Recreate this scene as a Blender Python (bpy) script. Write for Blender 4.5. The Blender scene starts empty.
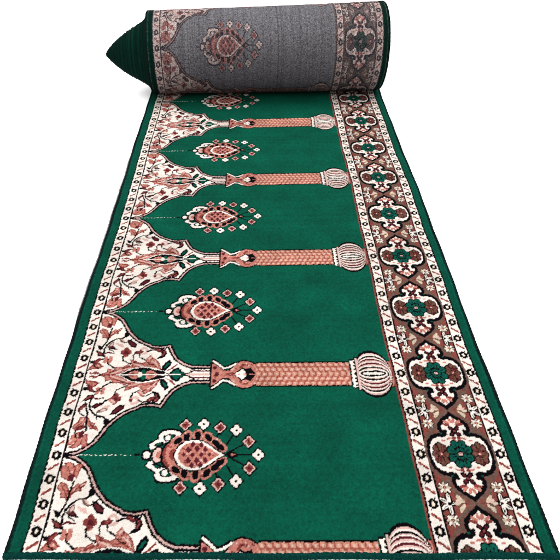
import bpy, math
import numpy as np
# traced field motifs of one half bay, in millimetres: (colour, kind, width, points)
DATA = [
 ('W','f',0,[(67,262),(73,260),(98,253),(119,240),(137,222),(149,203),(160,179),(176,157),(193,138),(211,126),(229,117),(239,109),(266,106),(288,110),(291,112),(303,84),(317,59),(340,39),(365,29),(417,28),(417,-5),(67,-5)]),
 ('K','l',16,[(73,260),(98,253),(119,240),(137,222),(149,203),(160,179),(176,157),(193,138),(211,126),(229,117),(239,109),(266,106),(288,110),(291,112),(303,84),(317,59),(340,39),(365,29),(417,28)]),
 ('M','l',4.6,[(73,260),(98,253),(119,240),(137,222),(149,203),(160,179),(176,157),(193,138),(211,126),(229,117),(239,109),(266,106),(288,110),(291,112),(303,84),(317,59),(340,39),(365,29),(417,28)]),
 ('K','f',0,[(69,264),(71,254),(94,258)]),
 ('K','l',4,[(361,21),(421,21)]),
 ('D','l',4,[(361,12),(421,12)]),
 ('L','l',7,[(351,0),(421,0)]),
 ('K','l',4,[(337,0),(359,5),(373,16)]),
 ('P','f',2.6,[(72,218),(72,231),(86,230),(94,212),(104,191),(93,193),(78,201)]),
 ('P','f',2.6,[(86,231),(75,237),(86,239),(99,235),(105,221),(104,203),(94,212)]),
 ('P','f',2.6,[(106,203),(104,227),(108,235),(120,235),(118,218),(115,197)]),
 ('D','f',0,[(93,200),(99,212),(106,203),(108,189),(99,188)]),
 ('P','f',2.6,[(73,175),(82,188),(94,179),(104,162),(104,140),(95,147),(88,147),(85,160)]),
 ('P','f',2.6,[(107,147),(109,170),(116,174),(119,182),(128,181),(142,189),(135,175),(128,173),(131,165),(118,162)]),
 ('R','l',3,[(81,179),(92,165),(102,146)]),
 ('R','l',3,[(136,185),(119,170),(108,149)]),
 ('K','l',5,[(110,188),(106,160),(103,132),(89,99)]),
 ('K','l',5,[(158,156),(148,145),(129,142),(115,130),(105,117),(101,101),(103,82),(112,60),(124,42),(141,27),(159,25)]),
 ('K','e',0,[(158,160),(8,10)]),
 ('K','f',0,[(162,140),(177,136),(195,120),(195,105),(177,109),(167,123)]),
 ('D','f',0,[(167,135),(177,131),(191,118),(190,110),(178,113),(171,124)]),
 ('L','f',0,[(127,127),(153,119),(159,103),(142,112)]),
 ('K','f',0,[(105,111),(119,120),(141,96),(120,100)]),
 ('D','f',0,[(112,112),(120,115),(131,103),(120,105)]),
 ('K','f',0,[(76,96),(100,86),(109,68),(90,73)]),
 ('R','f',0,[(82,91),(97,83),(102,73),(91,77)]),
 ('K','f',0,[(76,118),(91,112),(98,100),(84,101)]),
 ('K','l',5,[(110,61),(93,58),(81,49)]),
 ('K','e',0,[(80,49),(9,7)]),
 ('D','l',5,[(103,79),(114,86),(134,83)]),
 ('R','e',0,[(158,86),(8,9)]),
 ('R','e',0,[(176,86),(8,9)]),
 ('R','e',0,[(167,97),(8,9)]),
 ('R','e',0,[(167,75),(8,9)]),
 ('D','e',0,[(167,86),(6,7)]),
 ('K','l',4.5,[(161,71),(164,54),(189,40)]),
 ('L','e',0,[(218,91),(14,15)]),
 ('R','e',0,[(209,91),(5,6)]),
 ('W','e',0,[(218,91),(6,7)]),
 ('K','l',4.5,[(207,82),(210,66),(228,56)]),
 ('K','l',4.5,[(229,90),(241,96),(259,96)]),
 ('P','e',0,[(113,51),(6,7)]),
 ('P','e',0,[(127,51),(6,7)]),
 ('P','e',0,[(113,64),(6,7)]),
 ('P','e',0,[(127,64),(6,7)]),
 ('D','e',0,[(120,57),(4,4)]),
 ('R','f',0,[(71,16),(74,31),(82,41),(96,47),(115,29),(101,22),(83,20)]),
 ('P','f',0,[(76,21),(80,31),(96,41),(106,30),(91,27)]),
 ('R','f',0,[(79,3),(78,10),(88,6),(91,14),(103,8),(107,3)]),
 ('D','f',0,[(85,3),(87,4),(97,4),(101,3)]),
 ('K','l',5,[(107,1),(130,1)]),
 ('P','f',2.6,[(112,1),(127,10),(127,22),(145,17),(150,29),(168,28),(180,37),(198,30),(189,42),(186,58),(219,42),(229,47),(234,58),(242,68),(259,57),(271,40),(277,18),(267,23),(253,28),(223,32),(190,24),(174,11),(158,2),(146,1)]),
 ('R','l',4,[(134,8),(159,20),(189,32),(197,35)]),
 ('R','l',4,[(196,46),(227,36),(243,38),(267,28)]),
 ('R','l',4,[(238,58),(255,48),(269,32)]),
 ('R','l',4,[(130,0),(155,10),(178,24)]),
 ('L','l',4,[(143,4),(164,15),(189,25)]),
 ('L','l',4,[(197,41),(223,31)]),
 ('L','l',4,[(247,52),(262,41),(267,30)]),
 ('L','l',4,[(138,3),(161,14)]),
 ('K','f',0,[(165,2),(182,12),(199,23),(228,27),(246,23),(264,17),(283,14),(305,2)]),
 ('P','f',0,[(183,2),(193,8),(203,15),(212,17),(217,2)]),
 ('R','f',0,[(186,2),(193,4),(202,8),(208,2)]),
 ('W','f',0,[(215,2),(216,11),(224,8),(228,2)]),
 ('G','f',0,[(222,11),(230,20),(237,11),(237,2),(228,2)]),
 ('P','f',0,[(238,2),(238,12),(245,16),(258,12),(269,4),(271,2)]),
 ('R','f',0,[(246,2),(247,6),(256,5),(263,2)]),
 ('K','f',0,[(277,17),(285,41),(297,57),(306,47),(301,30),(289,14)]),
 ('G','f',0,[(285,24),(290,36),(297,47),(300,42),(295,30)]),
 ('R','f',0,[(293,11),(306,25),(321,41),(323,35),(310,20)]),
 ('K','f',0,[(301,2),(306,11),(312,20),(328,27),(336,12),(352,2),(359,2)]),
 ('G','f',0,[(309,2),(313,10),(325,20),(331,9),(348,2)]),
 ('W','l',4,[(293,5),(304,14)]),
 ('K','f',0,[(263,102),(280,98),(288,82),(279,63),(260,60),(271,77)]),
 ('R','f',0,[(268,96),(279,93),(282,82),(276,71),(272,69),(276,82)]),
 ('K','l',9,[(419,42),(432,36),(453,14),(470,12),(482,26),(493,42),(510,50),(530,45),(540,38),(548,35)]),
 ('P','f',0,[(419,42),(432,36),(453,14),(470,12),(482,26),(493,42),(510,50),(530,45),(540,38),(548,35),(548,-4),(419,-4)]),
 ('K','l',4,[(419,42),(419,-4)]),
 ('K','l',13,[(425,51),(438,39),(455,23),(471,29),(485,39)]),
 ('W','l',6.5,[(425,49),(438,38),(455,21),(471,26),(487,38)]),
 ('D','e',0,[(430,24),(6,6.5)]),
 ('D','e',0,[(437,1),(6,6.5)]),
 ('R','f',0,[(452,1),(466,3),(481,7),(488,1)]),
 ('R','f',0,[(498,23),(508,38),(523,38),(526,30),(512,32),(504,22)]),
 ('K','f',0,[(484,1),(494,12),(501,17),(506,25),(519,19),(532,24),(538,13),(547,1)]),
 ('W','f',0,[(488,1),(494,8),(501,11),(507,20),(514,12),(519,7),(517,1)]),
 ('L','f',0,[(510,1),(515,6),(519,1)]),
 ('body','b',0,[(548,41),(812,41)]),
 ('ring','r',0,[(817,49),(829,48)]),
 ('ring','r',0,[(832,57),(846,56)]),
 ('cap','c',0,[(923,44),(938,38)]),
 ('ball','o',0,[(838,927),(80,0)]),
 ('K','l',4.5,[(373,199),(365,171)]),
 ('K','l',4.5,[(414,203),(412,169)]),
 ('K','l',4.5,[(448,209),(455,180)]),
 ('K','l',4.5,[(471,235),(497,188)]),
 ('K','l',4.5,[(477,254),(529,222)]),
 ('K','l',4.5,[(477,260),(552,260)]),
 ('chain','d',0,[(98,258),(265,258)]),
 ('K','f',0,[(273,230),(280,245),(295,249),(304,236),(317,228),(341,221),(363,198),(355,187),(334,182),(307,184),(296,200),(297,212),(281,221)]),
 ('W','f',0,[(277,230),(282,242),(294,244),(301,234),(313,226),(336,216),(359,198),(350,192),(334,187),(310,189),(300,203),(303,214),(283,224)]),
 ('K','f',0,[(289,233),(296,238),(311,231),(314,221),(302,223)]),
 ('G','f',0,[(294,232),(299,233),(309,229),(309,225),(302,226)]),
 ('K','f',0,[(311,212),(318,221),(334,216),(345,201),(328,198),(313,203)]),
 ('G','f',0,[(315,212),(320,217),(333,212),(337,204),(328,202),(317,205)]),
 ('W','e',0,[(324,210),(7,8)]),
 ('K','e',0,[(302,261),(17,27)]),
 ('L','e',0,[(302,261),(13,22)]),
 ('P','e',0,[(305,261),(7,12)]),
 ('K','e',0,[(335,261),(27,44)]),
 ('R','e',0,[(336,261),(22,37)]),
 ('P','e',0,[(338,261),(18,30)]),
 ('R','e',0,[(340,261),(10,18)]),
 ('P','p',-0.9,[(350,219),(13.5,20)]),
 ('P','p',-0.3,[(371,208),(13.5,20)]),
 ('P','p',0.1,[(399,204),(13.5,20)]),
 ('P','p',0.5,[(426,210),(13.5,20)]),
 ('P','p',0.8,[(446,226),(13.5,20)]),
 ('P','p',1.0,[(457,238),(13.5,20)]),
 ('K','p',-0.9,[(350,219),(7.8,12.8)]),
 ('K','p',-0.3,[(371,208),(7.8,12.8)]),
 ('K','p',0.1,[(399,204),(7.8,12.8)]),
 ('K','p',0.5,[(426,210),(7.8,12.8)]),
 ('K','p',0.8,[(446,226),(7.8,12.8)]),
 ('K','p',1.0,[(457,238),(7.8,12.8)]),
 ('K','l',7,[(343,260),(347,245),(355,232),(368,222),(385,217),(404,218),(421,226),(438,238),(453,251),(469,260)]),
 ('W','f',0,[(343,260),(347,245),(355,232),(368,222),(385,217),(404,218),(421,226),(438,238),(453,251),(469,260),(469,266),(343,266)]),
 ('P','f',0,[(352,260),(355,246),(362,236),(372,228),(385,224),(402,225),(417,232),(433,243),(447,254),(457,260),(457,266),(352,266)]),
 ('D','m',0,[(366,261),(7,9.5)]),
 ('D','m',0,[(388,261),(7,9.5)]),
 ('D','m',0,[(410,261),(7,9.5)]),
 ('D','m',0,[(431,261),(6,8.5)]),
 ('D','m',0,[(378,244),(8,10.5)]),
 ('D','m',0,[(399,243),(8,10.5)]),
 ('D','m',0,[(420,245),(7,9.5)]),
 ('D','m',0,[(388,230),(7,9.5)]),
 ('D','m',0,[(409,231),(7,9.5)]),
 ('K','f',0,[(469,260),(478,250),(492,251),(506,260)]),
 ('P','f',0,[(481,260),(487,255),(498,260)]),
 ('K','e',0,[(274,261),(14,17)]),
 ('W','e',0,[(274,261),(9,12)]),
 ('fl0','q',0,[(365,171),(14,17)]),
 ('fl1','q',0,[(412,169),(14,17)]),
 ('fl0','q',0,[(455,180),(14,17)]),
 ('fl1','q',0,[(497,188),(14,17)]),
 ('fl0','q',0,[(529,222),(14,17)]),
 ('fl1','q',0,[(552,260),(14,17)]),
]
# ------------------------------------------------------------------ woven pattern
# palette indices
NAMES = 'G W K P R D L B O T C E S M N U V'.split()
IDX = {n: i for i, n in enumerate(NAMES)}
TW, TH = 1200, 261           # one half bay, 1 mm cells: x across, q from column axis (0) to medallion axis (260)

def paint():
    A = np.zeros((TH, TW), np.uint8)
    YY, XX = np.mgrid[0:TH, 0:TW].astype(np.float32)

    def put(mask_fn, x0, x1, q0, q1, col):
        x0 = max(0, int(x0)); x1 = min(TW, int(x1) + 2); q0 = max(0, int(q0)); q1 = min(A.shape[0], int(q1) + 2)
        if x0 >= x1 or q0 >= q1: return
        m = mask_fn(XX[q0:q1, x0:x1], YY[q0:q1, x0:x1])
        A[q0:q1, x0:x1][m] = IDX[col]

    def poly(pts, col):
        xs = [p[0] for p in pts]; ys = [p[1] for p in pts]
        def f(x, y):
            ins = np.zeros(x.shape, bool); n = len(pts)
            for i in range(n):
                ax, ay = pts[i]; bx, by = pts[(i + 1) % n]
                if ay == by: continue
                c = ((ay > y) != (by > y)) & (x < (bx - ax) * (y - ay) / (by - ay) + ax)
                ins ^= c
            return ins
        put(f, min(xs), max(xs), min(ys), max(ys), col)

    def line(pts, w, col):
        for (ax, ay), (bx, by) in zip(pts[:-1], pts[1:]):
            def f(x, y, ax=ax, ay=ay, bx=bx, by=by):
                dx, dy = bx - ax, by - ay; L = dx * dx + dy * dy + 1e-6
                t = np.clip(((x - ax) * dx + (y - ay) * dy) / L, 0, 1)
                return (x - ax - t * dx) ** 2 + (y - ay - t * dy) ** 2 <= w * w / 4
            put(f, min(ax, bx) - w, max(ax, bx) + w, min(ay, by) - w, max(ay, by) + w, col)

    def ell(cx, cy, rx, ry, col, ang=0.0):
        r = max(rx, ry) + 1; ca, sa = math.cos(ang), math.sin(ang)
        def f(x, y):
            u = (x - cx) * ca + (y - cy) * sa; v = -(x - cx) * sa + (y - cy) * ca
            return (u / rx) ** 2 + (v / ry) ** 2 <= 1
        put(f, cx - r, cx + r, cy - r, cy + r, col)

    def diamond(cx, cy, rx, ry, col):
        put(lambda x, y: np.abs(x - cx) / rx + np.abs(y - cy) / ry <= 1, cx - rx, cx + rx, cy - ry, cy + ry, col)

    def rect(x0, x1, q0, q1, col):
        put(lambda x, y: (x >= x0) & (x < x1) & (y >= q0) & (y <= q1), x0, x1, q0, q1, col)

    # ---- traced motifs of the field
    for col, kind, w, pts in DATA:
        if kind == 'f':
            poly(pts, col)
            if w: line(pts + pts[:1], w, 'R')
        elif kind == 'l': line(pts, w, col)
        elif kind == 'e': ell(pts[0][0], pts[0][1], pts[1][0], pts[1][1], col)
        elif kind == 'm': diamond(pts[0][0], pts[0][1], pts[1][0], pts[1][1], col)
        elif kind == 'p': ell(pts[0][0], pts[0][1], pts[1][0], pts[1][1], col, -w)
        elif kind == 'q':
            (cx, cy), (rx, ry) = pts
            white = col == 'fl1'
            diamond(cx, cy, rx + 6, ry + 7, 'K')
            c = 'W' if white else 'L'
            for dx, dy in ((-8, 0), (8, 0), (0, 9), (0, -9)):
                ell(cx + dx, cy + dy, 6.5, 7.5, c)
            ell(cx, cy, 7, 8, c)
            if white: ell(cx, cy, 3.2, 4, 'K')
            else:
                diamond(cx, cy, 11, 13, 'R'); ell(cx, cy, 3.5, 4.5, 'D')
        elif kind == 'd':                                    # dotted chain to the arch tip
            x, x1 = pts[0][0], pts[1][0]
            while x < x1 - 14:
                line([(x, 260), (x + 4, 260)], 3.2, 'W'); x += 12
            rect(x1 - 22, x1 - 8, 257, 261, 'K')
        elif kind == 'b':                                    # brick-laid column shaft
            (x0, hb), (x1, _) = pts
            rect(x0, x1, 0, hb + 4, 'K'); rect(x0, x1, 0, hb - 1, 'U')
            def cell(x, y):
                row = np.floor((y + 8.2) / 16.4); off = (row % 2) * 8.5
                return (x + off) % 17.0, (y + 8.2) % 16.4
            def brick(x, y):
                fx, fy = cell(x, y)
                return ((fx < 3.2) | (fy < 2.6) | ((fx < 6.5) & (fy < 6.0)) | ((fx > 11) & (fy > 13))) & (y < hb - 1)
            put(brick, x0, x1, 0, hb - 1, 'V')
            def light(x, y):
                fx, fy = cell(x, y)
                return (fx > 7) & (fx < 13) & (fy > 4.5) & (fy < 11) & (y < hb - 1)
            put(light, x0, x1, 0, hb - 1, 'L')
        elif kind == 'r':
            (x0, h0), (x1, h1) = pts
            rect(x0 - 3, x1 + 5, 0, h1 + 4, 'K'); rect(x0, x1, 0, h1, 'W' if x0 < 825 else 'L')
            put(lambda x, y: (x > x1 - 4.5) & ((y % 13) < 5.5), x0, x1, 0, h1, 'K')
        elif kind == 'c':
            (x0, h0), (x1, h1) = pts
            rect(x0, x1, 0, h0 + 4, 'K'); rect(x0, x1, 0, h0, 'P')
            put(lambda x, y: ((x + y * .25) % 10) < 3.6, x0, x1, 0, h0, 'R')
        elif kind == 'o':                                    # onion-striped finial
            (x0, x1), (h, _) = pts
            xc, hx = (x0 + x1) / 2 - 5, (x1 - x0) / 2 + 7
            def e(x, y, k=1.0):
                t = np.clip(1 - ((x - xc) / (hx * k)) ** 2, 1e-4, 1)
                return y / t ** .42
            put(lambda x, y: (e(x, y) < h + 5) & (x < xc + hx + 2), x0, x1 + 3, 0, h + 6, 'K')
            bands = [('W', 0, 5, .58), ('K', 5, 11, .70), ('W', 11, 16, .78), ('L', 16, 19, .80), ('K', 19, 25, .86), ('W', 25, 29, .90), ('L', 29, 34, .92), ('D', 34, 40, .95),
                     ('W', 40, 43, .98), ('L', 43, 48, 1), ('D', 48, 54, 1), ('W', 54, 57, 1), ('L', 57, 60, 1), ('K', 60, 66, 1), ('W', 66, 71, 1), ('L', 71, 76, 1)]
            for c, a, b, kk in bands[::-1]:
                def onion(x, y, b=b, kk=kk):
                    t = np.clip(1 - np.abs((x - xc) / (hx * kk)) ** 2.2, 0, 1)
                    return (y <= b * t ** .55) & (np.abs(x - xc) < hx * kk)
                put(onion, x0, x1, 0, h, c)
    # ---- second half of the bay is the mirror image; stripes and border run on through it
    A = np.concatenate([A[:260], A[:260][::-1]], 0)
    YY, XX = np.mgrid[0:520, 0:TW].astype(np.float32)
    H = 520
    def petal(cx, cy, ang, d, rl, rs, col):      # a petal whose long axis points away from the centre
        ell(cx + d * math.cos(ang), cy + d * math.sin(ang), rl, rs, col, ang)
    rect(0, 34, 0, H, 'E'); rect(1168, 1200, 0, H, 'E')
    rect(0, 5, 0, H, 'S'); rect(6, 9, 0, H, 'N'); rect(1195, 1200, 0, H, 'S'); rect(1190, 1193, 0, H, 'N')
    for x0, x1, cx, sd in ((34, 67, 51, 1), (940, 971, 955.5, -1), (1137, 1168, 1152.5, -1)):
        rect(x0 - 3, x1 + 4, 0, H, 'K'); rect(x0 + 1, x1 - 1, 0, H, 'W')
        for k in range(-1, 10):
            q = k * 65.0
            for t in range(6):
                petal(cx, q, t * math.pi / 3 + .5, 7, 6.5, 5, 'K')
            ell(cx, q, 8.5, 13.5, 'K'); ell(cx, q, 4.0, 6.6, 'T'); ell(cx, q, 2.4, 4.2, 'W')
            line([(cx - sd * 8, q + 15), (cx - sd * 5, q + 12)], 2.5, 'K'); line([(cx + sd * 8, q - 15), (cx + sd * 5, q - 12)], 2.5, 'K')
            m = q + 32.5
            line([(cx + sd * 9, m + 8), (cx + sd * 2, m + 3), (cx - sd * 2, m - 3), (cx - sd * 9, m - 8)], 5.2, 'R')
            line([(cx + sd * 6, m + 1), (cx + sd * 10, m + 4)], 3, 'P'); line([(cx - sd * 6, m - 1), (cx - sd * 10, m - 4)], 3, 'P')
    rect(932, 937, 0, H, 'B')
    # ---- broad border: brown ground, cartouches two to the bay
    rect(975, 1134, 0, H, 'B')
    C = 1054.5
    hal = [(0, 135), (16, 124), (40, 108), (53, 90), (58, 72), (68, 62), (82, 46), (86, 22), (86, 0)]
    blk = [(0, 128), (8, 119), (26, 105), (39, 90), (42, 74), (38, 62), (50, 60), (63, 54), (75, 41), (80, 22), (81, 0)]
    wht = [(0, 113), (8, 105), (21, 94), (30, 83), (31, 72), (26, 66), (20, 56), (32, 48), (48, 50), (59, 44), (68, 32), (72, 16), (73, 0)]
    QS = (0, 260, 520)
    for Q in QS:
        for sx in (-1, 1):
            for sq in (-1, 1):
                poly([(C, Q)] + [(C + sx * a, Q + sq * b) for a, b in hal], 'O')
                ell(C + sx * 52, Q + sq * 72, 13, 12, 'O')
    for sx in (-1, 1):
        for Q in (130, 390):
            line([(C - 26, Q - sx * 20), (C + 26, Q + sx * 20)], 13, 'O')
    for Q in QS:
        for pts, c in ((blk, 'K'), (wht, 'W')):
            for sx in (-1, 1):
                for sq in (-1, 1):
                    poly([(C - sx, Q - sq)] + [(C + sx * a, Q + sq * b) for a, b in pts], c)
        for sx in (-1, 1):
            for sq in (-1, 1):
                ell(C + sx * 29, Q + sq * 62, 8.5, 8, 'K'); ell(C + sx * 24, Q + sq * 67, 4, 5, 'K'); ell(C + sx * 53, Q + sq * 52, 6, 7, 'K')
                ell(C + sx * 36, Q + sq * 60, 3, 3, 'G')
                # small sprays in the points
                petal(C, Q + sq * 82, math.atan2(sq * 11, sx * 14), 18, 10, 4.4, 'P'); petal(C, Q + sq * 82, math.atan2(sq * 4, sx * 16), 18, 10, 4.2, 'R')
                petal(C, Q + sq * 82, math.atan2(sq * 20, sx * 5), 17, 8, 3.8, 'P')
                petal(C, Q + sq * 66, math.atan2(sq * 9, sx * 8), 11, 9, 6.4, 'K'); petal(C, Q + sq * 66, math.atan2(-sq * 9, sx * 8), 11, 9, 6.4, 'K')
                petal(C, Q + sq * 66, math.atan2(sq * 9, sx * 8), 10, 5.5, 3.2, 'D'); petal(C, Q + sq * 66, math.atan2(-sq * 9, sx * 8), 10, 5.5, 3.2, 'D')
                line([(C + sx * 3, Q + sq * 38), (C + sx * 11, Q + sq * 46), (C + sx * 22, Q + sq * 43)], 5, 'P'); ell(C + sx * 6, Q + sq * 46, 5, 4.5, 'R'); ell(C + sx * 34, Q + sq * 38, 5, 3, 'P')
            ell(C, Q + 66 , 6, 8, 'K'); ell(C, Q - 66, 6, 8, 'K'); ell(C, Q + 66, 3, 4, 'R'); ell(C, Q - 66, 3, 4, 'R')
            bx = C + sx * 48
            for grow, c in ((2.6, 'K'), (0, 'C')):            # lateral blossoms, lobed
                for a in range(8):
                    t = a * math.pi / 4
                    ell(bx + 14 * math.cos(t), Q + 24 * math.sin(t), 6.6 + grow, 8.6 + grow, c)
                ell(bx, Q, 13, 21, 'C')
            for a in range(8):
                t = (a + .5) * math.pi / 4
                line([(bx + 5 * math.cos(t), Q + 7 * math.sin(t)), (bx + 13 * math.cos(t), Q + 25 * math.sin(t))], 2.6, 'D' if a % 2 else 'K')
            ell(bx, Q, 5, 6, 'R'); ell(bx, Q, 2.4, 3, 'L')
            ell(bx + sx * 14, Q + 9, 2.5, 3, 'R'); ell(bx + sx * 14, Q - 9, 2.5, 3, 'R')
        ell(C, Q, 29, 37, 'K')
        for a in range(8):
            t = (a + .5) * math.pi / 4
            ell(C + 24 * math.cos(t), Q + 30 * math.sin(t), 11, 12.5, 'K')
        for a in range(8):
            t = (a + .5) * math.pi / 4
            ell(C + 23 * math.cos(t), Q + 29 * math.sin(t), 8.6, 9.8, 'N')
            ell(C + 11 * math.cos(t), Q + 13 * math.sin(t), 4, 5, 'N')
            line([(C + 12 * math.cos(t), Q + 14 * math.sin(t)), (C + 25 * math.cos(t), Q + 30 * math.sin(t))], 2.2, 'K')
        ell(C, Q, 7.5, 8, 'K'); ell(C, Q, 5, 5, 'L'); ell(C, Q, 2, 2, 'R')
    # filling flowers of the brown ground
    for Q in (130, 390):
        for sx in (-1, 1):
            for q in (Q - 40, Q + 40):
                cx = C + sx * 63
                for t in range(8): petal(cx, q, t * math.pi / 4, 9, 8, 4.6, 'K')
                for t in range(8): petal(cx, q, t * math.pi / 4, 9.5, 6, 2.6 if t % 2 else 3.4, 'W' if t % 2 else 'T')
                ell(cx, q, 4, 4, 'K'); ell(cx, q, 2.6, 2.6, 'P')
            cx = C + sx * 61
            for ang, d, rl, rs in ((90, 14, 13, 6), (-90, 14, 13, 6), (35, 13, 12, 6), (-35, 13, 12, 6), (180, 7, 9, 4.5)):
                t = math.radians(ang); t = t if sx > 0 else math.pi - t
                petal(cx, Q, t, d, rl + 2, rs + 2, 'K')
            for ang, d, rl, rs in ((90, 14, 12, 4.4), (-90, 14, 12, 4.4), (35, 13, 11, 4.4), (-35, 13, 11, 4.4), (180, 7, 8, 3)):
                t = math.radians(ang); t = t if sx > 0 else math.pi - t
                petal(cx, Q, t, d, rl, rs, 'W'); petal(cx, Q, t, d + 2, rl * .6, 1.2, 'K')
            ell(cx, Q, 4, 4, 'K')
            cx = C + sx * 29                                  # pale tulip turned to the middle
            for ang, rl, rs, c in ((62, 15, 6, 'T'), (-62, 15, 6, 'T'), (0, 13, 5, 'T'), (30, 11, 3, 'L'), (-30, 11, 3, 'O')):
                t = math.radians(ang); t = t if sx > 0 else math.pi - t
                petal(cx, Q, t, 9, rl, rs, c)
            line([(C + sx * 16, Q), (C + sx * 34, Q)], 3.4, 'C')
    # ---- a few sprigs that differ between the two halves of the spandrel
    for x, q, a, c in ((95, 340, .4, 'R'), (160, 425, -.6, 'P'), (118, 118, 1.0, 'O'), (205, 86, .2, 'R'), (148, 135, 2.4, 'O'), (238, 62, 1.2, 'P'), (90, 52, .9, 'R'),
                       (84, 405, 1.0, 'R'), (140, 395, .3, 'O'), (232, 452, 2.2, 'P'), (262, 432, .5, 'R'), (92, 468, 2.3, 'R'), (258, 94, 2.6, 'R')):
        line([(x - 12 * math.cos(a), q - 12 * math.sin(a)), (x - 20 * math.cos(a + .5), q - 20 * math.sin(a + .5)), (x - 30 * math.cos(a + 1), q - 30 * math.sin(a + 1))], 3.6, 'K')
        ell(x, q, 13, 6, 'D' if c == 'R' else c, a); ell(x + 2, q + 1, 8, 3, c if c == 'R' else 'L', a)
    return A

KX = 600                      # knots across the width
def smooth_noise(rng, shape, k):
    n = rng.normal(0, 1, shape); w = np.hanning(k + 2)[1:-1]; w /= math.sqrt((w * w).sum())
    n = np.apply_along_axis(lambda r: np.convolve(r, w, 'same'), 0, n)
    return np.apply_along_axis(lambda r: np.convolve(r, w, 'same'), 1, n)

def knots(A):
    """one value per knot from the 1 mm drawing of the full bay; the middle row is the medallion axis.
    The loom is not exact: outlines wander by a knot, floral shading is broken up."""
    KQ = 260; rg = np.random.default_rng(3)
    xs = ((np.arange(KX) + .5) * 1200 / KX)[None, :]
    qs = ((np.arange(KQ) + .5) * 520 / KQ)[:, None]
    amp = np.where((xs > 72) & (xs < 415), .65, .35)
    x = np.clip(xs + amp * smooth_noise(rg, (KQ, KX), 3), 0, 1199).astype(int)
    q = np.clip(qs + amp * smooth_noise(rg, (KQ, KX), 3), 0, 519).astype(int)
    T = A[q, x].copy()
    n = smooth_noise(rg, (KQ, KX), 4); f = np.broadcast_to((xs > 70) & (xs < 560), T.shape)
    T0 = T.copy()
    T[(T0 == IDX['P']) & (n > 1.6) & f] = IDX['R']; T[(T0 == IDX['P']) & (n < -1.6) & f] = IDX['L']
    T[(T0 == IDX['R']) & (n > 1.4) & f] = IDX['D']; T[(T0 == IDX['R']) & (n < -1.5) & f] = IDX['P']
    g = (xs > 974) & (xs < 1136)
    T[(T0 == IDX['B']) & (n > 1.2) & g] = IDX['R']; T[(T0 == IDX['O']) & (n > 1.0) & g] = IDX['B']
    T[(T0 == IDX['C']) & (n > .8) & g] = IDX['D']; T[(T0 == IDX['C']) & (n < -1.2) & g] = IDX['O']
    return T

# ------------------------------------------------------------------ colours
def srgb(c):
    c = np.asarray(c, float) / 255.0
    return np.where(c <= .04045, c / 12.92, ((c + .055) / 1.055) ** 2.4)
GAIN = 0.345                      # surfaces are this much darker than the over-exposed picture shows them
PILE = {'U': (214, 152, 130), 'V': (168, 92, 78), 'N': (14, 88, 74), 'G': (3, 87, 67), 'W': (252, 241, 231), 'K': (13, 9, 15), 'P': (198, 126, 112), 'R': (136, 62, 56), 'D': (92, 32, 40), 'S': (4, 50, 42), 'M': (212, 174, 166),
        'L': (228, 190, 180), 'B': (136, 72, 64), 'O': (112, 86, 76), 'T': (214, 196, 172), 'C': (106, 70, 56), 'E': (3, 80, 62)}
BACK = {'U': (150, 112, 104), 'V': (124, 84, 80), 'N': (4, 48, 38), 'G': (116, 113, 118), 'W': (204, 180, 173), 'K': (38, 32, 38), 'P': (166, 108, 100), 'R': (136, 70, 68), 'D': (84, 46, 50), 'S': (4, 36, 29), 'M': (140, 112, 110),
        'L': (180, 146, 140), 'B': (98, 74, 70), 'O': (90, 78, 74), 'T': (140, 126, 116), 'C': (78, 66, 62), 'E': (4, 40, 32)}
PPAL = np.array([srgb(PILE[n]) for n in NAMES]) * GAIN
BPAL = np.array([srgb(BACK[n]) for n in NAMES]) * GAIN
BPAL[:] = np.where(np.isin(np.array(NAMES), ['E', 'S'])[:, None], BPAL, (BPAL * .86 + BPAL[0] * .14) * 1.0)
rng = np.random.default_rng(7)

# ------------------------------------------------------------------ carpet measure (metres)
W, BAY = 1.2, 0.52               # width and length of one prayer bay
V0, VC = 3.268, 8.03              # cut end and line where the roll begins, in bays
XC = 0.0556                      # centre line of the carpet
PH = 3.741                       # a medallion axis lies at PH + n
TH_P = 0.0075                     # pile thickness
def yv(v): return v * BAY - 1.1072
def shear(v): return float(np.interp(v, [3.2, 3.75, 4.25, 5.24, 6.23, 7.27, 8.1], [0, .006, .022, .062, .084, .105, .125]))

def obj(name, me, mat, parent=None):
    o = bpy.data.objects.new(name, me); bpy.context.scene.collection.objects.link(o)
    if mat: me.materials.append(mat)
    if parent: o.parent = parent
    return o

def grid_mesh(name, P, col=None, uv=None, flip=False):
    """P (rows, cols, 3) -> smooth quad mesh with a point colour and a 'thread' vector attribute"""
    R, C, _ = P.shape
    me = bpy.data.meshes.new(name)
    idx = np.arange(R * C, dtype=np.int32).reshape(R, C)
    q = np.stack([idx[:-1, :-1], idx[:-1, 1:], idx[1:, 1:], idx[1:, :-1]], -1).reshape(-1, 4)
    if flip: q = q[:, ::-1]
    n = len(q)
    me.vertices.add(R * C); me.vertices.foreach_set('co', P.astype(np.float32).ravel())
    me.loops.add(n * 4); me.loops.foreach_set('vertex_index', np.ascontiguousarray(q).ravel())
    me.polygons.add(n); me.polygons.foreach_set('loop_start', np.arange(0, n * 4, 4, dtype=np.int32))
    me.polygons.foreach_set('use_smooth', np.ones(n, bool))
    me.update(calc_edges=True)
    if col is not None:
        a = me.color_attributes.new('knot', 'FLOAT_COLOR', 'POINT')
        c4 = np.ones((R * C, 4), np.float32); c4[:, :3] = col.reshape(-1, 3); a.data.foreach_set('color', c4.ravel())
    if uv is not None:
        a = me.attributes.new('thread', 'FLOAT_VECTOR', 'POINT')
        u3 = np.zeros((R * C, 3), np.float32); u3[:, :2] = uv.reshape(-1, 2); a.data.foreach_set('vector', u3.ravel())
    return me

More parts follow.
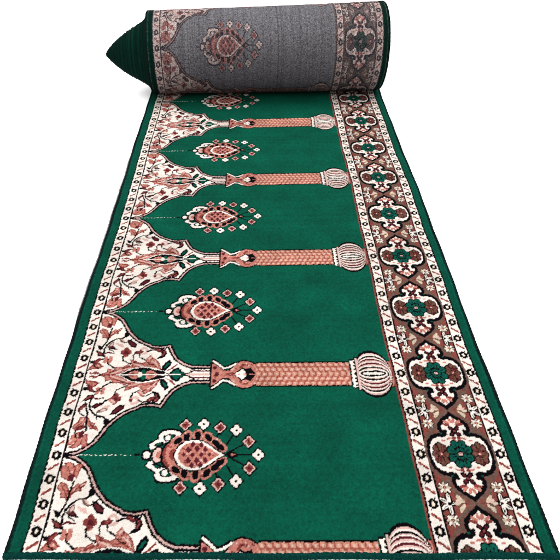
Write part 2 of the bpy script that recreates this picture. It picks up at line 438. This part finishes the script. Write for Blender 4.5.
# ------------------------------------------------------------------ materials
def new_mat(name):
    m = bpy.data.materials.new(name); m.use_nodes = True
    nt = m.node_tree; b = nt.nodes['Principled BSDF']
    b.inputs['Roughness'].default_value = .95; b.inputs['Specular IOR Level'].default_value = .015
    return m, nt, b

def carpet_mat(name, scale, lo, hi, sheen, bump):
    m, nt, b = new_mat(name); N, L = nt.nodes, nt.links
    at = N.new('ShaderNodeAttribute'); at.attribute_name = 'knot'
    tr = N.new('ShaderNodeAttribute'); tr.attribute_name = 'thread'
    mp = N.new('ShaderNodeVectorMath'); mp.operation = 'MULTIPLY'; mp.inputs[1].default_value = scale
    no = N.new('ShaderNodeTexNoise'); no.inputs['Scale'].default_value = 1.0; no.inputs['Detail'].default_value = 3; no.inputs['Roughness'].default_value = .65
    L.new(tr.outputs['Vector'], mp.inputs[0]); L.new(mp.outputs[0], no.inputs['Vector'])
    r = N.new('ShaderNodeMapRange'); r.inputs['From Min'].default_value = .3; r.inputs['From Max'].default_value = .7
    r.inputs['To Min'].default_value = lo; r.inputs['To Max'].default_value = hi
    L.new(no.outputs['Fac'], r.inputs['Value'])
    v = N.new('ShaderNodeVectorMath'); v.operation = 'SCALE'
    L.new(at.outputs['Color'], v.inputs[0]); L.new(r.outputs[0], v.inputs['Scale']); L.new(v.outputs[0], b.inputs['Base Color'])
    b.inputs['Sheen Weight'].default_value = sheen; b.inputs['Sheen Roughness'].default_value = .6
    bp = N.new('ShaderNodeBump'); bp.inputs['Strength'].default_value = bump; bp.inputs['Distance'].default_value = .001
    L.new(no.outputs['Fac'], bp.inputs['Height']); L.new(bp.outputs[0], b.inputs['Normal'])
    return m

M_PILE = carpet_mat('carpet_pile', (420, 420, 1), .76, 1.24, .0, .5)
M_BACK = carpet_mat('carpet_back', (520, 150, 1), .55, 1.45, .0, .5)

def cord_mat(name, rgb):
    m, nt, b = new_mat(name); N, L = nt.nodes, nt.links
    tc = N.new('ShaderNodeTexCoord'); no = N.new('ShaderNodeTexNoise'); no.inputs['Scale'].default_value = 260; no.inputs['Detail'].default_value = 2
    L.new(tc.outputs['Object'], no.inputs['Vector'])
    cr = N.new('ShaderNodeValToRGB'); c = srgb(rgb) * GAIN
    cr.color_ramp.elements[0].position = .3; cr.color_ramp.elements[0].color = (*(c * .55), 1)
    cr.color_ramp.elements[1].position = .7; cr.color_ramp.elements[1].color = (*(c * 1.5), 1)
    L.new(no.outputs['Fac'], cr.inputs['Fac']); L.new(cr.outputs['Color'], b.inputs['Base Color'])
    return m
M_CORD = cord_mat('edge_overlock', (20, 30, 30))
M_GREY = cord_mat('grey_band', (150, 148, 146))
M_HEM = cord_mat('hem_tape', (10, 62, 56))

m, nt, b = new_mat('white_floor'); M_FLOOR = m
no = nt.nodes.new('ShaderNodeTexNoise'); no.inputs['Scale'].default_value = 3
cr = nt.nodes.new('ShaderNodeValToRGB'); cr.color_ramp.elements[0].color = (.90, .90, .90, 1); cr.color_ramp.elements[1].color = (.94, .94, .935, 1)
nt.links.new(no.outputs['Fac'], cr.inputs['Fac']); nt.links.new(cr.outputs['Color'], b.inputs['Base Color'])

# ------------------------------------------------------------------ setting
fl = bpy.data.meshes.new('floor')
fl.from_pydata([(-20, -20, -.0015), (20, -20, -.0015), (20, 20, -.0015), (-20, 20, -.0015)], [], [(0, 1, 2, 3)])
floor = obj('floor', fl, M_FLOOR); floor['kind'] = 'structure'; floor['label'] = 'plain white studio floor'

# ------------------------------------------------------------------ the carpet
root = bpy.data.objects.new('carpet_runner', None); bpy.context.scene.collection.objects.link(root)
root.location = (XC, yv(V0), 0)
root['label'] = 'long green prayer carpet runner partly unrolled from its thick roll'; root['category'] = 'carpet'
ORI = np.array([XC, yv(V0), 0.0])

TILE = knots(paint()); ROWS = TILE.shape[0]
def tile_idx(us, vs):
    c = np.clip((us * KX).astype(int), 0, KX - 1)
    r = (np.floor(((vs - PH + .5) % 1.0) * ROWS).astype(int)) % ROWS
    return TILE[np.ix_(r, c)]

def sway(u, v):                  # the strip does not lie dead straight
    return -.001 + .0022 * np.sin(v * 2.3 + .6) + .0012 * np.sin(v * 6.1 + u * 2) + .0007 * np.sin(v * 17 + u * 5)
def flat_pos(u, v, z):
    return np.array([XC + (u - .5) * W + sway(u, v), yv(v + shear(v) * (u - .3)), z])

# unrolled length: one vertex per knot
us = (np.arange(KX) + .5) / KX
nrow = int((VC - V0) * ROWS)
vs = V0 + (np.arange(nrow) + .5) / ROWS
sh = np.interp(vs, [3.2, 3.75, 4.25, 5.24, 6.23, 7.27, 8.1], [0, .006, .022, .062, .084, .105, .125])
P = np.zeros((nrow, KX, 3))
P[..., 0] = XC + (us[None, :] - .5) * W + sway(us[None, :], vs[:, None])
P[..., 1] = yv(vs[:, None] + sh[:, None] * (us[None, :] - .3))
I = tile_idx(us, vs)
lum = PPAL.mean(1)[I]
# tufts stand at slightly different heights; dark outline knots are shorn a touch lower
tuft = rng.normal(0, .00035, I.shape)
P[..., 2] = TH_P + tuft - .0006 * (I == IDX['K'])
P[..., 0] += rng.normal(0, .00025, I.shape); P[..., 1] += rng.normal(0, .00025, I.shape)
# gentle waviness of a carpet that has been rolled up
P[..., 2] += .0022 * np.sin(vs[:, None] * 5.1 + us[None, :] * 1.7) * np.clip((vs[:, None] - V0) * 2, 0, 1) + .0022
grain = smooth_noise(rng, I.shape, 2) * .10 + smooth_noise(rng, I.shape, 5) * .06
grain = np.where(np.isin(I, [IDX[n] for n in 'WL']), grain * .35, grain)
col = PPAL[I] * (1 + grain)[..., None]
wide = smooth_noise(rng, (nrow // 8 + 2, KX // 8 + 2), 7)              # brushed-over patches of the pile
wide = np.kron(wide, np.ones((8, 8)))[:nrow, :KX]
for ax_ in (0, 1): wide = np.apply_along_axis(lambda r: np.convolve(r, np.ones(9) / 9, 'same'), ax_, wide)
col *= (1 + .07 * wide)[..., None]
rowj = np.convolve(rng.normal(0, 1, nrow + 20), np.ones(5) / 5, 'same')[10:10 + nrow]
slow = np.convolve(rng.normal(0, 1, nrow + 200), np.hanning(60) / 15, 'same')[100:100 + nrow]
col *= (1 + .07 * rowj + .07 * slow)[:, None, None]
uvt = np.stack(np.broadcast_arrays(us[None, :] * W, vs[:, None] * BAY), -1)
obj('unrolled_length', grid_mesh('unrolled_length', P - ORI, np.clip(col, 0.001, 1), uvt), M_PILE, root)

# ---- the roll: carpet runs on under it, up the far side, over the top and down the near side
R_L, R_R = 0.203, 0.217
PITCH = 0.0075
COIL = 0.0050                    # wound tighter inside
S = .83 * (R_L + R_R) / 2 / BAY      # bays of pattern per radian of turn
axis = flat_pos(1, VC, 0) - flat_pos(0, VC, 0); axis_n = axis / np.linalg.norm(axis)
back = np.array([-axis_n[1], axis_n[0], 0.0])
def roll_pos(u, phi, r_in=0.0, shift=0.0):
    """u (…), phi (…): point on the outer (back) face; r_in = distance inside that face"""
    u = np.asarray(u, float); phi = np.asarray(phi, float)
    r0 = R_L + (R_R - R_L) * u
    wob = .0035 * np.sin(phi * 2 + 1.0) + .0025 * np.sin(phi * 3 + u * 4)
    turn = phi / (2 * np.pi)
    r = r0 - PITCH * np.minimum(turn, 1) - COIL * np.maximum(turn - 1, 0) - r_in + wob * np.clip(phi / 3, 0, 1)
    sq = np.clip(phi / 2.5, 0, 1)                       # the wound cloth draws in a little
    ua = u + sq * ((u - .5) * -.030 - .002)
    B = (flat_pos(0, VC, 0))[None, :] + ua[..., None] * axis[None, :]
    p = B + back[None, :] * (r * np.sin(phi))[..., None]
    p = p + np.array([0, 0, 1.0]) * (r0 - r * np.cos(phi))[..., None]
    return p - axis_n * shift if np.isscalar(shift) else p - axis_n * shift[..., None]

nphi = 680
ph = np.linspace(0, 2 * np.pi * 1.02, nphi)
PHR = 0.287
vv = VC + PHR + ph * S
UU, PP = np.meshgrid(us, ph)
Pr = roll_pos(UU.ravel(), PP.ravel()).reshape(nphi, KX, 3)
nrm = -(back[None, None, :] * np.sin(PP)[..., None] - np.array([0, 0, 1.0]) * np.cos(PP)[..., None])
Ir = tile_idx(us, vv)
rr = np.abs(((vv - PH + .5) % 1.0) - .5) < .008                          # on the back the dotted chain shows dark
Ir = np.where(rr[:, None] & ((us > .075) & (us < .21))[None, :] & (Ir == IDX['W']), IDX['K'], Ir)
Pr = Pr - nrm * (rng.normal(0, .00022, Ir.shape))[..., None]
mar = np.isin(Ir, [IDX['E'], IDX['S']])
Ir = np.where((rng.random(Ir.shape) < .13) & ~mar, IDX['G'], Ir)         # the ground weave grins through
speck = smooth_noise(rng, Ir.shape, 2)
colb = BPAL[Ir] * np.clip(1 + np.where(mar, .12, .30) * speck + rng.normal(0, .10, Ir.shape), .25, 2.2)[..., None]
# lengthwise warp threads grin through the back
warp = np.convolve(rng.normal(0, 1, KX + 10), np.ones(2) / 2, 'same')[5:5 + KX]
colb *= (1 + .15 * warp)[None, :, None]
uvr = np.stack(np.broadcast_arrays(us[None, :] * W, (vv * BAY)[:, None]), -1)
roll = obj('rolled_end', grid_mesh('rolled_end', Pr - ORI, np.clip(colb, .001, 1), uvr, flip=True), M_BACK, root)
roll['label'] = 'thick roll showing the grey woven back of the carpet'

# ---- inner coils, pushed out of the left end into a cone
TURNS = 1 + (R_L - PITCH - .012) / COIL
npi = int(TURNS * 60)
phi = np.linspace(2 * np.pi * .93, 2 * np.pi * TURNS, npi)
k = (phi - phi[0]) / (phi[-1] - phi[0])
CONE = .225
out = CONE * np.interp(k, [0, .1, .2, .35, .5, .65, .77, .9, 1], [0, .03, .10, .30, .52, .70, .82, .93, 1])
jit = np.interp(phi, np.arange(0, 400, 2.3), rng.normal(0, .0016, 174))          # no coil sits quite true
out = out + jit * np.clip(k * 5, 0, 1) * np.clip((1 - k) * 6, 0, 1)
ucols = [0, 0, 0, .004, .010, .020, .035, .09, .5, .96, .985, 1.0, 1.0, 1.0, .5, 0]
rin =   [.0042, .0022, .0005, 0, 0, 0, 0, 0, 0, 0, 0, .001, .002, .0042, .0045, .0042]
Pi = np.stack([roll_pos(np.full(npi, u), phi, np.full(npi, ri), out * (1 if u < .95 else .25)) for u, ri in zip(ucols, rin)], 1)
ed, mg, gd = srgb((8, 34, 28)) * GAIN * 1.3, srgb((5, 60, 48)) * GAIN * 1.3, srgb((5, 50, 40)) * GAIN * 1.3
cc = [ed, ed, ed, ed, mg, mg, mg, gd, gd, gd, mg, ed, ed, ed, gd, ed]
ci = np.stack([np.broadcast_to(c, (npi, 3)) for c in cc], 1) * (1 + rng.normal(0, .10, (npi, len(cc))))[..., None]
ci = ci * (1 + .22 * np.sin(np.floor(phi / (2 * np.pi)) * 2.4))[:, None, None]
uvi = np.stack(np.broadcast_arrays((np.array(ucols) * W)[None, :], (phi * .12)[:, None]), -1)
coils = obj('inner_coils', grid_mesh('inner_coils', Pi - ORI, np.clip(ci, .001, 1), uvi, flip=True), M_BACK, roll)
coils['label'] = 'dark green inner layers pushed out into a cone at the left end'
# plug at the heart of the cone: the tightly wound first turn
pts = []; fs = []
cen = flat_pos(0, VC, 0) + axis * .013; cz = R_L
nseg = 20
for i, (s_, r_) in enumerate([(CONE + .004, .002), (CONE + .003, .009), (CONE - .004, .014), (CONE - .05, .014)]):
    for j in range(nseg):
        t = 2 * math.pi * j / nseg
        p = cen - axis_n * s_ + back * (r_ * math.cos(t)) + np.array([0, 0, cz + r_ * math.sin(t)])
        pts.append(tuple(p - ORI))
for i in range(3):
    for j in range(nseg):
        fs.append((i * nseg + j, i * nseg + (j + 1) % nseg, (i + 1) * nseg + (j + 1) % nseg, (i + 1) * nseg + j))
fs.append(tuple(range(nseg)))
me = bpy.data.meshes.new('core'); me.from_pydata(pts, [], fs)
for p in me.polygons: p.use_smooth = True
obj('core', me, M_CORD, roll)

# ---- overlocked side edges: a whipped cord along the strip and on round the roll
def cord(u, parent):
    path = []
    for v in np.arange(V0, VC, .008): path.append((flat_pos(u, v, .0042), np.array([0, 0, 1.0])))
    for a in np.arange(0.03, 2 * np.pi * 1.02, .03):
        p = roll_pos(np.array([u]), np.array([a]), np.array([.0045]))[0]
        path.append((p, np.array([0, 0, 1.0]) * math.cos(a) - back * math.sin(a)))
    n = 10; V = np.zeros((len(path), n, 3))
    for i, (p, up) in enumerate(path):
        wr = 1 + .07 * math.sin(i * 2.1) + rng.normal(0, .03)
        for j in range(n):
            t = 2 * math.pi * j / (n - 1)
            V[i, j] = p + axis_n * (.0052 * wr * math.cos(t)) + up * (.0050 * wr * math.sin(t) + .0012)
    o = obj('side_binding', grid_mesh('side_binding', V - ORI), M_CORD, parent)
    return o
cord(-.001, root); cord(1.001, root)

# ---- thin grey band just outside the left edge, tapering at both ends
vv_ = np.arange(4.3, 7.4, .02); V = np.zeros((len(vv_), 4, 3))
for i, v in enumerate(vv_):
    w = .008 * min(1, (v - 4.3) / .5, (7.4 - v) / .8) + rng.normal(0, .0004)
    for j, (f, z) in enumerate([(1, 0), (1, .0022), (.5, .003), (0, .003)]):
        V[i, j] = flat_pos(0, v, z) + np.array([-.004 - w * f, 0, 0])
obj('grey_edge', grid_mesh('grey_edge', V - ORI, flip=True), M_GREY, root)

# ---- hem tape over the cut end
prof = [(-.008, .0), (-.0085, .005), (-.0065, .0098), (-.002, .0116), (.0015, .0114), (.0032, .0106), (.0034, .006)]
nx = 500; V = np.zeros((nx, len(prof), 3))
for i in range(nx):
    u = -.004 + 1.008 * i / (nx - 1)
    for j, (dy, z) in enumerate(prof):
        w = rng.normal(0, .0005)
        V[i, j] = (XC + (u - .5) * W + sway(u, V0), yv(V0) + dy + w + .0012 * math.sin(u * 23), max(0, z + w + .0006 * math.sin(i * .9)))
obj('end_hem', grid_mesh('end_hem', V - ORI, flip=True), M_HEM, root)

# ------------------------------------------------------------------ light
world = bpy.data.worlds.new('World'); bpy.context.scene.world = world; world.use_nodes = True
wn, wl = world.node_tree.nodes, world.node_tree.links
bg = wn['Background']; bg.inputs['Strength'].default_value = 1.0
tc = wn.new('ShaderNodeTexCoord'); sp = wn.new('ShaderNodeSeparateXYZ'); wl.new(tc.outputs['Generated'], sp.inputs[0])
mr = wn.new('ShaderNodeMapRange'); mr.inputs['From Min'].default_value = 0.0; mr.inputs['From Max'].default_value = .9
mr.inputs['To Min'].default_value = .2; mr.inputs['To Max'].default_value = 3.6
wl.new(sp.outputs['Z'], mr.inputs['Value'])
cb = wn.new('ShaderNodeCombineColor')                                    # soft white light-tent, brightest overhead
for c in ('Red', 'Green', 'Blue'): wl.new(mr.outputs[0], cb.inputs[c])
wl.new(cb.outputs[0], bg.inputs['Color'])
def area(name, loc, target, size, power):
    d = bpy.data.lights.new(name, 'AREA'); d.shape = 'RECTANGLE'; d.size = size; d.size_y = size * .7; d.energy = power; d.color = (1, .985, .96)
    o = bpy.data.objects.new(name, d); bpy.context.scene.collection.objects.link(o)
    from mathutils import Vector
    o.location = loc; o.rotation_euler = (Vector(target) - Vector(loc)).to_track_quat('-Z', 'Y').to_euler()
area('softbox', (1.2, 3.6, 4.2), (0, 2.0, 0), 2.4, 150)

# ------------------------------------------------------------------ camera
cam = bpy.data.cameras.new('camera'); co = bpy.data.objects.new('camera', cam); bpy.context.scene.collection.objects.link(co)
F = 595.0
cam.sensor_width = 36; cam.lens = 36 * F / 560; cam.shift_x = 24.3 / 560; cam.clip_start = .05; cam.clip_end = 200
pitch = math.atan(510 / F)
co.location = (0, 0, 1.3005); co.rotation_euler = (math.pi / 2 - pitch, 0, 0)
sc = bpy.context.scene; sc.camera = co
sc.view_settings.view_transform = 'Standard'; sc.view_settings.look = 'None'; sc.view_settings.exposure = 0; sc.view_settings.gamma = 1
